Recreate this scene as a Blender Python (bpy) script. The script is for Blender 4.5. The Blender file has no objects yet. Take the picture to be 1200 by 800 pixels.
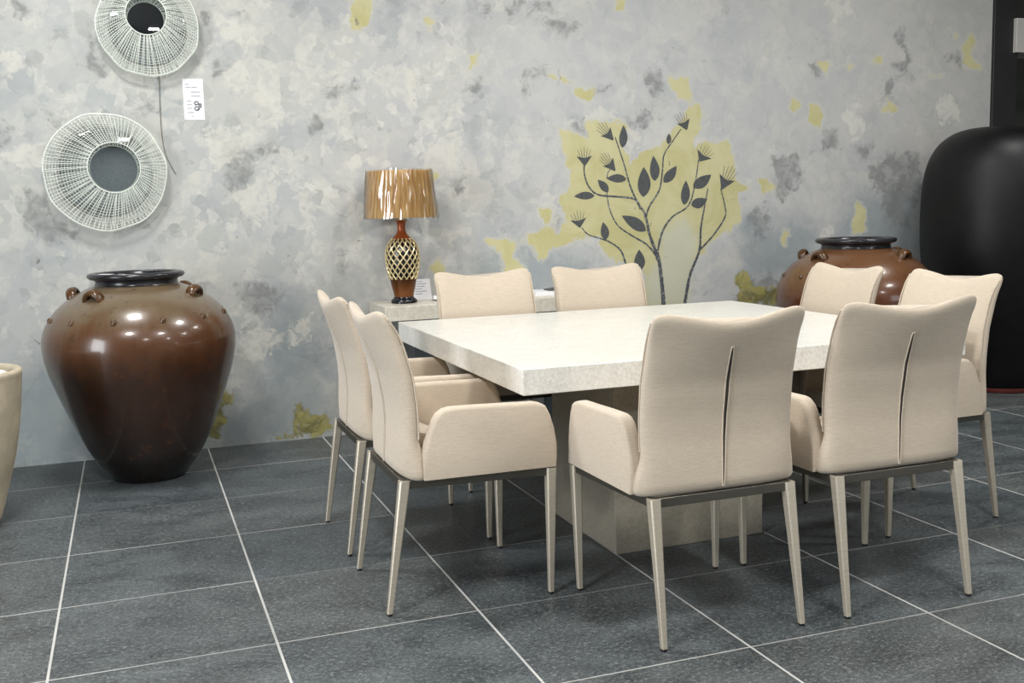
import bpy, bmesh, math, random
import numpy as np
from mathutils import Vector, Matrix
random.seed(7); rng = np.random.default_rng(5)
SC = bpy.context.scene; COL = SC.collection
PI = math.pi
# ------------------------------------------------------------------ camera
F_PX = 1236.0
CAM = np.array([0.2954, -5.9292, 1.2720])
RM = np.array([[0.93948737, -0.34146562, -0.0276536],      # right
               [0.06899983, 0.10953834, 0.99158478],       # up
               [0.33556298, 0.93348947, -0.12647096]])     # forward
cd = bpy.data.cameras.new('camera'); cd.sensor_width = 36.0; cd.lens = 36.0*F_PX/1200.0
cd.clip_end = 100
co = bpy.data.objects.new('camera', cd); COL.objects.link(co)
co.matrix_world = Matrix(((RM[0][0], RM[1][0], -RM[2][0], CAM[0]), (RM[0][1], RM[1][1], -RM[2][1], CAM[1]),
                          (RM[0][2], RM[1][2], -RM[2][2], CAM[2]), (0, 0, 0, 1)))
SC.camera = co
def on_wall(u, v, y=0.0):
    d = np.array([(u-600)/F_PX, -(v-400)/F_PX, 1.0]) @ RM
    q = CAM + (y-CAM[1])/d[1]*d
    return float(q[0]), float(q[2])
# ------------------------------------------------------------------ materials
def new_mat(name):
    m = bpy.data.materials.new(name); m.use_nodes = True
    nt = m.node_tree
    return m, nt, nt.nodes['Principled BSDF']
def N(nt, t, **kw):
    n = nt.nodes.new(t)
    for k, v in kw.items():
        if k in n.bl_rna.properties: setattr(n, k, v)
        else: n.inputs[k].default_value = v
    return n
def lk(nt, a, b): nt.links.new(a, b)
def c4(c): return (c[0], c[1], c[2], 1.0)
def s2l(r, g, b):
    return tuple(((x/255)/12.92 if x/255 <= .04045 else ((x/255+.055)/1.055)**2.4) for x in (r, g, b))
def obj_coord(nt, scale=(1, 1, 1)):
    tc = N(nt, 'ShaderNodeTexCoord'); mp = N(nt, 'ShaderNodeMapping'); mp.inputs['Scale'].default_value = scale
    lk(nt, tc.outputs['Object'], mp.inputs['Vector']); return mp.outputs['Vector']
def noise(nt, vec, scale, detail=4, rough=.55, dist=0):
    n = N(nt, 'ShaderNodeTexNoise'); n.inputs['Scale'].default_value = scale; n.inputs['Detail'].default_value = detail
    n.inputs['Roughness'].default_value = rough; n.inputs['Distortion'].default_value = dist
    lk(nt, vec, n.inputs['Vector']); return n.outputs['Fac']
def mrange(nt, val, a, b, c=0., d=1., smooth=True):
    n = N(nt, 'ShaderNodeMapRange'); n.interpolation_type = 'SMOOTHSTEP' if smooth else 'LINEAR'
    for i, x in zip(('From Min', 'From Max', 'To Min', 'To Max'), (a, b, c, d)): n.inputs[i].default_value = x
    lk(nt, val, n.inputs['Value']); return n.outputs['Result']
def math_(nt, op, a, b=None):
    n = N(nt, 'ShaderNodeMath'); n.operation = op
    for i, x in enumerate((a, b)):
        if x is None: continue
        if hasattr(x, 'links'): lk(nt, x, n.inputs[i])
        else: n.inputs[i].default_value = x
    return n.outputs[0]
def mix(nt, fac, a, b, blend='MIX'):
    n = N(nt, 'ShaderNodeMix'); n.data_type = 'RGBA'; n.blend_type = blend
    ins = [i for i in n.inputs if i.type == 'RGBA']
    if hasattr(fac, 'links'): lk(nt, fac, n.inputs[0])
    else: n.inputs[0].default_value = fac
    for i, x in zip(ins, (a, b)):
        if hasattr(x, 'links'): lk(nt, x, i)
        else: i.default_value = c4(x)
    return [o for o in n.outputs if o.type == 'RGBA'][0]
def bump(nt, bsdf, h, strength=.3, dist=.01):
    b = N(nt, 'ShaderNodeBump'); b.inputs['Strength'].default_value = strength; b.inputs['Distance'].default_value = dist
    lk(nt, h, b.inputs['Height']); lk(nt, b.outputs[0], bsdf.inputs['Normal'])
def simple(name, col, rough=.5, metal=0., var=.12, vscale=8., bmp=0., bscale=60., coat=0., spec=None):
    m, nt, b = new_mat(name); v = obj_coord(nt)
    n = noise(nt, v, vscale, 5)
    dark = tuple(x*(1-var) for x in col); light = tuple(min(1, x*(1+var)) for x in col)
    lk(nt, mix(nt, mrange(nt, n, .3, .7), dark, light), b.inputs['Base Color'])
    b.inputs['Roughness'].default_value = rough; b.inputs['Metallic'].default_value = metal
    if coat: b.inputs['Coat Weight'].default_value = coat; b.inputs['Coat Roughness'].default_value = .08
    if spec is not None: b.inputs['Specular IOR Level'].default_value = spec
    if bmp: bump(nt, b, noise(nt, v, bscale, 4), bmp, .005)
    return m
# ------------------------------------------------------------------ mesh helpers
def link(o, parent=None):
    COL.objects.link(o)
    if parent is not None: o.parent = parent
    return o
class MB:
    def __init__(s): s.v = []; s.f = []
    def add(s, vs, fs):
        o = len(s.v); s.v += [tuple(map(float, p)) for p in vs]; s.f += [tuple(i+o for i in f) for f in fs]
    def box(s, x0, x1, y0, y1, z0, z1):
        s.add([(x0,y0,z0),(x1,y0,z0),(x1,y1,z0),(x0,y1,z0),(x0,y0,z1),(x1,y0,z1),(x1,y1,z1),(x0,y1,z1)],
              [(0,3,2,1),(4,5,6,7),(0,1,5,4),(1,2,6,5),(2,3,7,6),(3,0,4,7)])
    def rings(s, rs, cap0=True, cap1=True, closed=True):
        n = len(rs[0]); vs = [p for r in rs for p in r]; fs = []
        for i in range(len(rs)-1):
            for j in range(n if closed else n-1):
                k = (j+1) % n
                fs.append((i*n+j, i*n+k, (i+1)*n+k, (i+1)*n+j))
        if cap0: fs.append(tuple(range(n-1, -1, -1)))
        if cap1: fs.append(tuple((len(rs)-1)*n+j for j in range(n)))
        s.add(vs, fs)
    def lathe(s, prof, cx=0, cy=0, n=64, cap0=True, cap1=True):
        s.rings([[(cx+r*math.cos(2*PI*j/n), cy+r*math.sin(2*PI*j/n), z) for j in range(n)] for r, z in prof], cap0, cap1)
    def tube(s, pts, rad, n=8, closed=False):
        pts = [Vector(p) for p in pts]; m = len(pts)
        rad = rad if isinstance(rad, (list, tuple)) else [rad]*m
        rs = []; up = None
        for i, p in enumerate(pts):
            if closed: t = pts[(i+1) % m]-pts[i-1]
            else: t = pts[min(i+1, m-1)]-pts[max(i-1, 0)]
            t.normalize()
            if up is None: up = Vector((0, 0, 1)) if abs(t.z) < .9 else Vector((0, 1, 0))
            a = t.cross(up)
            if a.length < 1e-5: a = t.orthogonal()
            a.normalize(); b = a.cross(t); up = b
            rs.append([tuple(p+rad[i]*(math.cos(2*PI*j/n)*a+math.sin(2*PI*j/n)*b)) for j in range(n)])
        if closed: s.rings(rs+[rs[0]], False, False)
        else: s.rings(rs)
    def build(s, name, mat, parent=None, smooth=True, bevel=0., seg=2, angle=.6, fix=True):
        me = bpy.data.meshes.new(name); me.from_pydata(s.v, [], s.f)
        if fix:
            bm = bmesh.new(); bm.from_mesh(me); bmesh.ops.remove_doubles(bm, verts=bm.verts, dist=1e-6)
            bmesh.ops.recalc_face_normals(bm, faces=bm.faces); bm.to_mesh(me); bm.free()
        me.materials.append(mat)
        if smooth:
            me.polygons.foreach_set('use_smooth', [True]*len(me.polygons))
            me.set_sharp_from_angle(angle=angle)
        o = bpy.data.objects.new(name, me); link(o, parent)
        if bevel:
            b = o.modifiers.new('bevel', 'BEVEL'); b.width = bevel; b.segments = seg; b.limit_method = 'ANGLE'
            b.angle_limit = .6; b.harden_normals = False
        return o
def thing(name, label, cat, loc=(0,0,0), rz=0., group=None):
    o = bpy.data.objects.new(name, None); o.empty_display_size = .1
    o.location = loc; o.rotation_euler = (0, 0, rz); link(o); return tag(o, label, cat, group)
def tag(o, label, cat, group=None, kind=None):
    o['label'] = label; o['category'] = cat
    if group: o['group'] = group
    if kind: o['kind'] = kind
    return o
def struct(o, label=None):
    o['kind'] = 'structure'
    if label: o['label'] = label
    return o
def smoothcurve(pts, n):
    """Catmull-Rom through pts -> n points"""
    P = np.array([pts[0]]+list(pts)+[pts[-1]], float); out = []
    for t in np.linspace(0, len(pts)-1-1e-6, n):
        i = int(t); u = t-i; a, b, c, d = P[i:i+4]
        out.append(tuple(.5*((2*b)+(c-a)*u+(2*a-5*b+4*c-d)*u*u+(3*b-a-3*c+d)*u**3)))
    return out
# ================================================================== SETTING
# ---- floor: slate porcelain tiles with pale grout
TW, TD, TOFF = .632, .5812, .0569
def floor_mat():
    m, nt, b = new_mat('slate_tile')
    tc = N(nt, 'ShaderNodeTexCoord'); sp = N(nt, 'ShaderNodeSeparateXYZ'); lk(nt, tc.outputs['Object'], sp.inputs[0])
    v = tc.outputs['Object']
    tx = math_(nt, 'DIVIDE', sp.outputs['X'], TW); ty = math_(nt, 'DIVIDE', math_(nt, 'SUBTRACT', sp.outputs['Y'], TOFF), TD)
    def edge(t, size):
        f = math_(nt, 'FRACT', math_(nt, 'ADD', t, .5)); return math_(nt, 'MULTIPLY', math_(nt, 'ABSOLUTE', math_(nt, 'SUBTRACT', f, .5)), size)
    dx, dy = edge(tx, TW), edge(ty, TD)
    gx = mrange(nt, dx, .0030, .0045, 1, 0); gy = mrange(nt, dy, .0022, .0034, 1, 0)
    # cross joints differ in how filled/dirty they are, joint by joint
    cb = N(nt, 'ShaderNodeCombineXYZ'); lk(nt, math_(nt, 'FLOOR', tx), cb.inputs[0]); lk(nt, math_(nt, 'ROUND', ty), cb.inputs[1])
    wn = N(nt, 'ShaderNodeTexWhiteNoise'); wn.noise_dimensions = '2D'; lk(nt, cb.outputs[0], wn.inputs['Vector'])
    dirt = noise(nt, v, 2.3, 3)
    fy = math_(nt, 'MULTIPLY', math_(nt, 'MULTIPLY', gy, mrange(nt, wn.outputs['Value'], .1, .55, .22, .85)), mrange(nt, dirt, .3, .55, .6, 1))
    grout = math_(nt, 'MAXIMUM', math_(nt, 'MULTIPLY', gx, mrange(nt, dirt, .25, .6, .65, 1)), fy)
    # tile colour
    cb2 = N(nt, 'ShaderNodeCombineXYZ'); lk(nt, math_(nt, 'FLOOR', tx), cb2.inputs[0]); lk(nt, math_(nt, 'FLOOR', ty), cb2.inputs[1])
    wt = N(nt, 'ShaderNodeTexWhiteNoise'); wt.noise_dimensions = '2D'; lk(nt, cb2.outputs[0], wt.inputs['Vector'])
    mp = N(nt, 'ShaderNodeMapping'); mp.inputs['Scale'].default_value = (1, 1.7, 1); lk(nt, v, mp.inputs['Vector'])
    sm = mp.outputs['Vector']
    cloud = noise(nt, sm, 3.5, 6, .62, .6); speck = noise(nt, sm, 48, 6, .95); sp2 = noise(nt, sm, 85, 4, .9)
    a = mix(nt, mrange(nt, cloud, .28, .72), s2l(58, 63, 65), s2l(90, 96, 97))
    a = mix(nt, mrange(nt, speck, .51, .60, 0, .85), a, s2l(138, 144, 145))
    a = mix(nt, mrange(nt, sp2, .49, .41, 0, .8), a, s2l(26, 29, 31))
    tint = mix(nt, wt.outputs['Value'], (.86, .9, .94), (1.1, 1.08, 1.05))
    a = mix(nt, 1.0, a, tint, 'MULTIPLY')
    a = mix(nt, grout, a, s2l(190, 190, 186))
    lk(nt, a, b.inputs['Base Color'])
    r = mrange(nt, cloud, .3, .7, .38, .52); lk(nt, math_(nt, 'MAXIMUM', r, math_(nt, 'MULTIPLY', grout, .7)), b.inputs['Roughness'])
    b.inputs['Specular IOR Level'].default_value = .42
    h = math_(nt, 'SUBTRACT', math_(nt, 'MULTIPLY', speck, .6), math_(nt, 'MULTIPLY', grout, .7)); bump(nt, b, h, .18, .003)
    return m
mb = MB(); mb.box(-4.5, 9.5, -9.6, 3.2, -.12, 0)
struct(mb.build('floor', floor_mat(), smooth=False))

# ---- back wall: worn plaster with mural patches; paint regions and some wall shading as smooth fields, broken up in the shader
def P(cx, cy, ox, oy, sc): return (ox+cx/sc, oy+cy/sc)
def poly(s, ox=0, oy=0, sc=1): return [P(a, b, ox, oy, sc) for a, b in s]
YEL = [poly([(150,190),(185,195),(215,210),(240,222),(250,205),(230,178),(240,168),(350,165),(357,185),(345,245),(368,292),(400,268),(440,250),(480,225),(510,190),(545,140),(575,112),(592,130),(592,200),(568,225),(556,262),(562,300),(572,255),(600,230),(640,235),(680,222),(690,260),(690,300),(700,350),(740,380),(700,385),(715,420),(715,470),(690,500),(640,525),(605,560),(580,600),(560,650),(545,740),(415,740),(418,650),(400,605),(330,612),(310,590),(280,560),(270,530),(220,530),(190,538),(160,550),(140,530),(150,500),(170,480),(150,440),(145,400),(170,390),(185,350),(170,290),(155,240)], 600, 80, 2.667),
 poly([(90,440),(120,435),(130,460),(115,490),(130,515),(160,530),(160,550),(125,560),(105,590),(85,590),(70,560),(45,540),(55,520),(80,515),(105,495),(90,460)], 600, 80, 2.667),
 poly([(690,485),(770,475),(800,500),(810,555),(855,600),(865,625),(820,645),(770,640),(765,590),(745,530),(700,500)], 400, 160, 4),
 poly([(420,580),(460,580),(490,640),(470,665),(430,665)], 400, 160, 4),
 poly([(400,165),(455,155),(440,212),(425,205)], 400, 160, 4),
 poly([(110,15),(150,20),(192,40),(178,52),(120,32)], 600, 80, 2.667), poly([(188,55),(230,72),(262,55),(242,104),(200,88)], 600, 80, 2.667),
 poly([(478,25),(550,35),(564,105),(530,95),(500,60)], 600, 80, 2.667),
 poly([(35,-30),(112,-30),(92,102),(40,96)], 400, 0, 3), poly([(290,66),(328,72),(312,104)], 400, 0, 3), poly([(445,200),(478,190),(470,235),(450,240)], 400, 0, 3), poly([(970,-5),(1000,0),(990,45),(965,40)], 400, 0, 3),
 poly([(605,150),(640,102),(648,150),(630,165),(638,195),(674,212),(620,208)], 900, 0, 2.667), poly([(568,92),(600,108),(592,134)], 900, 0, 2.667),
 poly([(122,328),(150,322),(172,360),(166,404),(130,372)], 900, 0, 2.667), poly([(76,312),(106,318),(102,352),(80,342)], 900, 0, 2.667),
 poly([(160,198),(198,203),(182,234)], 900, 0, 2.667), poly([(232,203),(268,208),(250,223)], 900, 0, 2.667), poly([(326,192),(362,166),(358,193)], 900, 0, 2.667),
 poly([(372,308),(402,340),(362,348)], 900, 0, 2.667), poly([(508,235),(545,228),(532,248)], 900, 0, 2.667), poly([(275,640),(302,650),(302,720),(262,728)], 900, 0, 2.667),
 poly([(-25,560),(15,566),(16,602),(-20,606)], 900, 0, 2.667), poly([(44,718),(58,722),(54,765),(46,765)], 900, 0, 2.667)]
OLI = [poly([(655,0),(690,-30),(720,5),(750,60),(740,90),(850,95),(940,90),(935,130),(900,180),(820,200),(640,190),(670,110),(640,60)], 740, 320, 5.335),
 [(325,514),(345,505),(342,482),(352,472),(365,484),(380,488),(385,500),(378,510),(350,513)],
 [(249,520),(238,502),(250,480),(262,458),(273,463),(264,485),(264,500),(256,520)], [(0,436),(6,430),(8,455),(0,465)]]
PAL = [poly([(470,500),(540,470),(580,520),(575,600),(560,650),(548,740),(415,740),(425,650),(455,600)], 600, 80, 2.667)]
CRM = [poly([(855,405),(900,390),(970,405),(940,430),(870,428)], 400, 0, 3), poly([(530,0),(570,0),(545,55),(530,40)], 400, 0, 3), poly([(600,225),(560,215),(525,240),(525,310),(550,325),(560,270)], 600, 80, 2.667),
 poly([(355,190),(395,200),(395,240),(360,280),(350,240)], 600, 80, 2.667), poly([(360,510),(420,500),(420,545),(380,560)], 400, 0, 3), poly([(210,310),(250,300),(245,360),(215,350)], 400, 0, 3),
 poly([(905,340),(940,350),(960,400),(985,420),(975,450),(945,440),(920,390)], 0, 0, 2.998), poly([(820,690),(890,640),(950,600),(975,640),(970,720),(900,770),(840,740)], 0, 0, 2.998), poly([(1050,680),(1110,650),(1100,710),(1040,780)], 0, 0, 2.998),
 poly([(750,30),(800,60),(880,80),(920,130),(880,180),(830,140),(770,130)], 0, 0, 2.998), poly([(780,270),(840,240),(880,280),(850,330),(790,310)], 0, 0, 2.998), poly([(720,470),(760,450),(890,480),(880,520),(760,590),(720,520)], 0, 0, 2.998),
 poly([(90,500),(160,520),(150,590),(60,600),(0,560),(20,540)], 0, 0, 2.998), poly([(160,730),(200,710),(200,745),(165,760)], 900, 0, 2.667), poly([(0,180),(55,170),(80,230),(20,270),(0,260)], 0, 0, 2.998),
 [(285,395),(310,385),(325,400),(300,425),(285,420)], [(345,375),(362,372),(360,400),(340,405)], [(300,110),(320,105),(330,140),(312,150)], [(985,128),(1005,120),(1015,150),(1000,165)],
 poly([(520,340),(560,300),(590,330),(600,370),(545,380)], 900, 0, 2.667), poly([(190,10),(250,5),(260,40),(210,55)], 900, 0, 2.667), [(430,90),(470,70),(490,100),(450,115)], [(500,165),(540,160),(535,200),(505,210)], [(640,225),(655,230),(650,260),(632,262)]]
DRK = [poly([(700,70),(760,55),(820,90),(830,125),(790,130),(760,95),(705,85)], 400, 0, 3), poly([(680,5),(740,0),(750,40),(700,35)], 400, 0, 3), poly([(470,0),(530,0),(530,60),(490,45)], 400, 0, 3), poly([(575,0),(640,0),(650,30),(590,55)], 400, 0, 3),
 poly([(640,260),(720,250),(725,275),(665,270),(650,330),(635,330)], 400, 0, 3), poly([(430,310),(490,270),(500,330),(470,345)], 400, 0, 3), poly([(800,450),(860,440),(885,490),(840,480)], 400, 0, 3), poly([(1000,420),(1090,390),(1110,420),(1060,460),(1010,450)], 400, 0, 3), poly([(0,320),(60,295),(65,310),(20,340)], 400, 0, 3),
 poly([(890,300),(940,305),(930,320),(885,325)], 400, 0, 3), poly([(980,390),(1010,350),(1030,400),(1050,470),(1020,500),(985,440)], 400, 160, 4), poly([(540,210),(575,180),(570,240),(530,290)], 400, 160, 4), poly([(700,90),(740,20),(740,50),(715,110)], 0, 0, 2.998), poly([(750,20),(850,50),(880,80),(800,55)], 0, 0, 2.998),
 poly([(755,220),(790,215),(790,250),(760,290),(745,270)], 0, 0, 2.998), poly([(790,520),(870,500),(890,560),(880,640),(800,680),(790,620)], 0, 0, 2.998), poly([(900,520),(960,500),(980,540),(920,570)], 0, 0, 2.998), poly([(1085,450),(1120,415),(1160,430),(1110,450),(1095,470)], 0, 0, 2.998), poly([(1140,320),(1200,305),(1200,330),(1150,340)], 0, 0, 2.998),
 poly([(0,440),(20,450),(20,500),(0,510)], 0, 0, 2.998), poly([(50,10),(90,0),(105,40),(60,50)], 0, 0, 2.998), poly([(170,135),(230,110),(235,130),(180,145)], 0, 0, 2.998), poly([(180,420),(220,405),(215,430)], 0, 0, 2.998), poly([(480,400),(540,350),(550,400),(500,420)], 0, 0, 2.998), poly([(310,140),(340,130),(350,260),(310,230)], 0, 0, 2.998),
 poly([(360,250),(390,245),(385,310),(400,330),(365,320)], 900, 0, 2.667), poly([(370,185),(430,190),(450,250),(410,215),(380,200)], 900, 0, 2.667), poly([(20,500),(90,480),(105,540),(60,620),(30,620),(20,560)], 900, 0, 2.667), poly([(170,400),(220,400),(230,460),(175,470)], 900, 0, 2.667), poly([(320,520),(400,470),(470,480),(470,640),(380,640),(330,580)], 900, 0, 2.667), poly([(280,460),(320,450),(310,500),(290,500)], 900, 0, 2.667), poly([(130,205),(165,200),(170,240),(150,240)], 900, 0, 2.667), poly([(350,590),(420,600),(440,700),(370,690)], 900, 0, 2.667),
 poly([(555,180),(600,165),(605,195),(560,195)], 900, 0, 2.667), poly([(400,110),(430,95),(425,130),(440,160),(415,150)], 900, 0, 2.667), poly([(30,540),(40,560),(0,600),(0,560)], 900, 0, 2.667), [(868,330),(900,322),(918,340),(915,356),(880,352)], [(30,225),(50,230),(70,262),(90,275),(60,290),(30,268)], [(395,315),(402,300),(408,318),(400,322)], [(760,90),(775,80),(780,110),(762,115)], [(280,335),(305,330),(330,345),(310,372),(285,360)], [(880,255),(895,240),(905,268),(890,285)]]  # mostly plaster blotches; one patch paints in brownish shade by the lower mirror
TON = [[(-40,440),(60,430),(120,470),(250,470),(380,440),(390,520),(-40,560)], [(330,340),(365,345),(390,470),(385,515),(300,520),(300,400)], [(1000,230),(1085,210),(1085,330),(960,300)], [(560,300),(640,285),(700,300),(700,350),(540,350)], [(860,250),(960,260),(960,330),(870,330)]]  # blue-grey zones: partly plaster tone, partly wall shading put into the colour
def seg_field(polys, X, Z):
    best = np.full(X.shape, -9.0)
    for pg in polys:
        q = np.array([on_wall(u, v) for u, v in pg])
        x0, z0 = q.min(0)-.35; x1, z1 = q.max(0)+.35
        sel = (X > x0) & (X < x1) & (Z > z0) & (Z < z1)
        if not sel.any(): continue
        px, pz = X[sel], Z[sel]; d = np.full(px.shape, 9.0); ins = np.zeros(px.shape, bool)
        for a, b in zip(q, np.roll(q, -1, 0)):
            e = b-a; t = np.clip(((px-a[0])*e[0]+(pz-a[1])*e[1])/max(e@e, 1e-9), 0, 1)
            d = np.minimum(d, np.hypot(px-a[0]-t*e[0], pz-a[1]-t*e[1]))
            c = (a[1] > pz) != (b[1] > pz)
            if abs(e[1]) > 1e-9: ins ^= c & (px < a[0]+(pz-a[1])*e[0]/e[1])
        best[sel] = np.maximum(best[sel], np.where(ins, d, -d))
    return np.clip(best, -.4, .4)
WX0, WX1, WZ1, ST = -3.6, 6.03, 3.4, .016
nx, nz = int((WX1-WX0)/ST)+1, int(WZ1/ST)+1
xs, zs = np.linspace(WX0, WX1, nx), np.linspace(0, WZ1, nz)
XX, ZZ = np.meshgrid(xs, zs); XX, ZZ = XX.ravel(), ZZ.ravel()
vv = np.stack([XX, np.zeros_like(XX), ZZ], 1)
ii = np.arange((nz-1)*nx).reshape(nz-1, nx)[:, :-1].ravel()
ff = np.stack([ii, ii+1, ii+nx+1, ii+nx], 1)
k = len(vv)
bk = [(WX0,0,0),(WX1,0,0),(WX1,0,WZ1),(WX0,0,WZ1),(WX0,.2,0),(WX1,.2,0),(WX1,.2,WZ1),(WX0,.2,WZ1)]
me = bpy.data.meshes.new('wall_back')
me.from_pydata(np.concatenate([vv, bk]).tolist(), [], ff.tolist()+[(k+4,k+7,k+6,k+5),(k,k+4,k+5,k+1),(k+1,k+5,k+6,k+2),(k+2,k+6,k+7,k+3),(k+3,k+7,k+4,k)])
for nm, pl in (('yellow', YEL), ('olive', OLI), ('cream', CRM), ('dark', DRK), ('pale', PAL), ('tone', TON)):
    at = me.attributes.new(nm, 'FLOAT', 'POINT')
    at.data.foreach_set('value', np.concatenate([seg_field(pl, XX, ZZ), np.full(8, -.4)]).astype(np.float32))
def wall_mat():
    m, nt, b = new_mat('worn_plaster')
    v = obj_coord(nt)
    def fld(n): a = N(nt, 'ShaderNodeAttribute'); a.attribute_name = n; return a.outputs['Fac']
    n1 = noise(nt, v, 1.3, 6, .6, .4); n2 = noise(nt, v, 3.2, 7, .62, 1.2); n3 = noise(nt, v, 9, 6, .65, .8); n4 = noise(nt, v, 34, 4, .6); n5 = noise(nt, v, 2.1, 5, .6, 2.0)
    n6 = noise(nt, v, 15, 4, .55, 1.2)
    sx = N(nt, 'ShaderNodeSeparateXYZ'); lk(nt, v, sx.inputs[0]); X_ = sx.outputs['X']
    # knife-laid flakes: distorted cells, each with its own tone; busier towards the left of the wall
    def flakes(scale, dist, off):
        nz_ = N(nt, 'ShaderNodeTexNoise'); nz_.inputs['Scale'].default_value = scale*.8; nz_.inputs['Detail'].default_value = 6; nz_.inputs['Roughness'].default_value = .65
        mpn = N(nt, 'ShaderNodeMapping'); mpn.inputs['Location'].default_value = (off, off*.7, off*.3); lk(nt, v, mpn.inputs[0]); lk(nt, mpn.outputs[0], nz_.inputs['Vector'])
        sb = N(nt, 'ShaderNodeVectorMath'); sb.operation = 'SUBTRACT'; lk(nt, nz_.outputs['Color'], sb.inputs[0]); sb.inputs[1].default_value = (.5, .5, .5)
        sc_ = N(nt, 'ShaderNodeVectorMath'); sc_.operation = 'SCALE'; lk(nt, sb.outputs[0], sc_.inputs[0]); sc_.inputs['Scale'].default_value = dist
        ad = N(nt, 'ShaderNodeVectorMath'); ad.operation = 'ADD'; lk(nt, mpn.outputs[0], ad.inputs[0]); lk(nt, sc_.outputs[0], ad.inputs[1])
        vo = N(nt, 'ShaderNodeTexVoronoi'); vo.inputs['Scale'].default_value = scale; lk(nt, ad.outputs[0], vo.inputs['Vector'])
        sp_ = N(nt, 'ShaderNodeSeparateColor'); lk(nt, vo.outputs['Color'], sp_.inputs[0]); return sp_.outputs[0], sp_.outputs[1]
    busy = math_(nt, 'MULTIPLY', mrange(nt, X_, 1.9, 3.0, 1.0, .42), mrange(nt, n1, .35, .65, .55, 1.0))
    busy2 = math_(nt, 'MULTIPLY', mrange(nt, X_, 1.7, 2.6, 1.0, .30), mrange(nt, n5, .35, .65, .45, 1.0))
    A, A2 = flakes(3.4, .42, 0.); B_, B2 = flakes(7.5, .20, 3.1); C_, C2 = flakes(16., .09, 7.7)
    base = mix(nt, mrange(nt, n1, .3, .7), s2l(176, 178, 179), s2l(188, 188, 186))
    base = mix(nt, mrange(nt, n2, .50, .68, 0, .5), base, s2l(164, 169, 172))
    base = mix(nt, mrange(nt, n5, .54, .66, 0, .6), base, s2l(192, 191, 185))
    def lay(base, r, lo, hi, amt, d, c): return mix(nt, math_(nt, 'MULTIPLY', math_(nt, 'MULTIPLY', mrange(nt, r, lo, hi), mrange(nt, n6, .30, .62, .25, 1)), math_(nt, 'MULTIPLY', d, amt)), base, c)
    base = lay(base, A, .66, .71, .42, busy, s2l(152, 158, 160)); base = lay(base, A2, .60, .64, .60, busy, s2l(204, 202, 193))
    base = lay(base, B_, .76, .80, .45, busy2, s2l(144, 149, 150)); base = lay(base, B2, .66, .69, .70, busy2, s2l(211, 209, 200))
    base = lay(base, C_, .88, .90, .5, busy2, s2l(130, 134, 133)); base = lay(base, C2, .80, .83, .75, busy2, s2l(213, 211, 203))
    base = mix(nt, mrange(nt, n3, .60, .72, 0, .35), base, s2l(200, 198, 190))
    base = mix(nt, mrange(nt, n3, .40, .28, 0, .40), base, s2l(138, 142, 142))
    base = mix(nt, mrange(nt, X_, 3.4, 6.0, 0, .30), base, s2l(166, 160, 148))  # painted light falloff: wall turns beiger and darker towards the right
    base = mix(nt, mrange(nt, X_, 2.2, .2, 0, .28), base, s2l(154, 159, 153))
    # coarse wobble that frays the edges of every painted region
    wob = math_(nt, 'ADD', math_(nt, 'MULTIPLY', math_(nt, 'SUBTRACT', n3, .5), .15), math_(nt, 'ADD', math_(nt, 'MULTIPLY', math_(nt, 'SUBTRACT', n6, .5), .07), math_(nt, 'MULTIPLY', math_(nt, 'SUBTRACT', n4, .5), .02)))
    def mask(n, a, c, s=1.0): return mrange(nt, math_(nt, 'ADD', fld(n), math_(nt, 'MULTIPLY', wob, s)), a, c)
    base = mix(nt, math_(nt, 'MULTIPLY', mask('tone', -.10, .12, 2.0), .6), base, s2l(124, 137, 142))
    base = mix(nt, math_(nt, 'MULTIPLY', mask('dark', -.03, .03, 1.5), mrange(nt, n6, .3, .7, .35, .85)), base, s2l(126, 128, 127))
    base = mix(nt, math_(nt, 'MULTIPLY', mask('cream', -.018, .012, 1.6), mrange(nt, n6, .3, .62, .2, .8)), base, s2l(203, 201, 192))
    rim = math_(nt, 'MULTIPLY', mask('yellow', -.025, -.006, 1.0), .6)
    base = mix(nt, rim, base, s2l(192, 191, 180))
    yel = mix(nt, mrange(nt, n2, .35, .65), s2l(184, 178, 126), s2l(196, 191, 148))
    yel = mix(nt, mrange(nt, n3, .6, .72, 0, .5), yel, s2l(180, 168, 116))
    yel = mix(nt, math_(nt, 'MULTIPLY', mask('pale', -.05, .05, 1.0), .75), yel, s2l(190, 191, 176))
    base = mix(nt, math_(nt, 'MULTIPLY', mask('yellow', -.004, .006, .8), .95), base, yel)
    oli = mix(nt, mrange(nt, n3, .4, .6), s2l(112, 108, 62), s2l(163, 156, 92))
    base = mix(nt, math_(nt, 'MULTIPLY', mask('olive', -.012, .012, 1.0), mrange(nt, n4, .25, .5, .4, .95)), base, oli)
    # scattered chips and pin holes
    chip = math_(nt, 'MULTIPLY', mrange(nt, noise(nt, v, 14, 3, .5, 1.5), .71, .75), mrange(nt, n2, .45, .55))
    base = mix(nt, math_(nt, 'MULTIPLY', chip, .7), base, s2l(104, 104, 98))
    lk(nt, base, b.inputs['Base Color'])
    lk(nt, mrange(nt, n3, .3, .7, .55, .75), b.inputs['Roughness']); b.inputs['Specular IOR Level'].default_value = .3
    h = math_(nt, 'ADD', math_(nt, 'MULTIPLY', n3, .6), math_(nt, 'MULTIPLY', mask('cream', -.01, .01), .25)); bump(nt, b, h, .22, .008)
    return m
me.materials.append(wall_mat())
WALL = bpy.data.objects.new('wall_back', me); link(WALL); struct(WALL)

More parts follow.
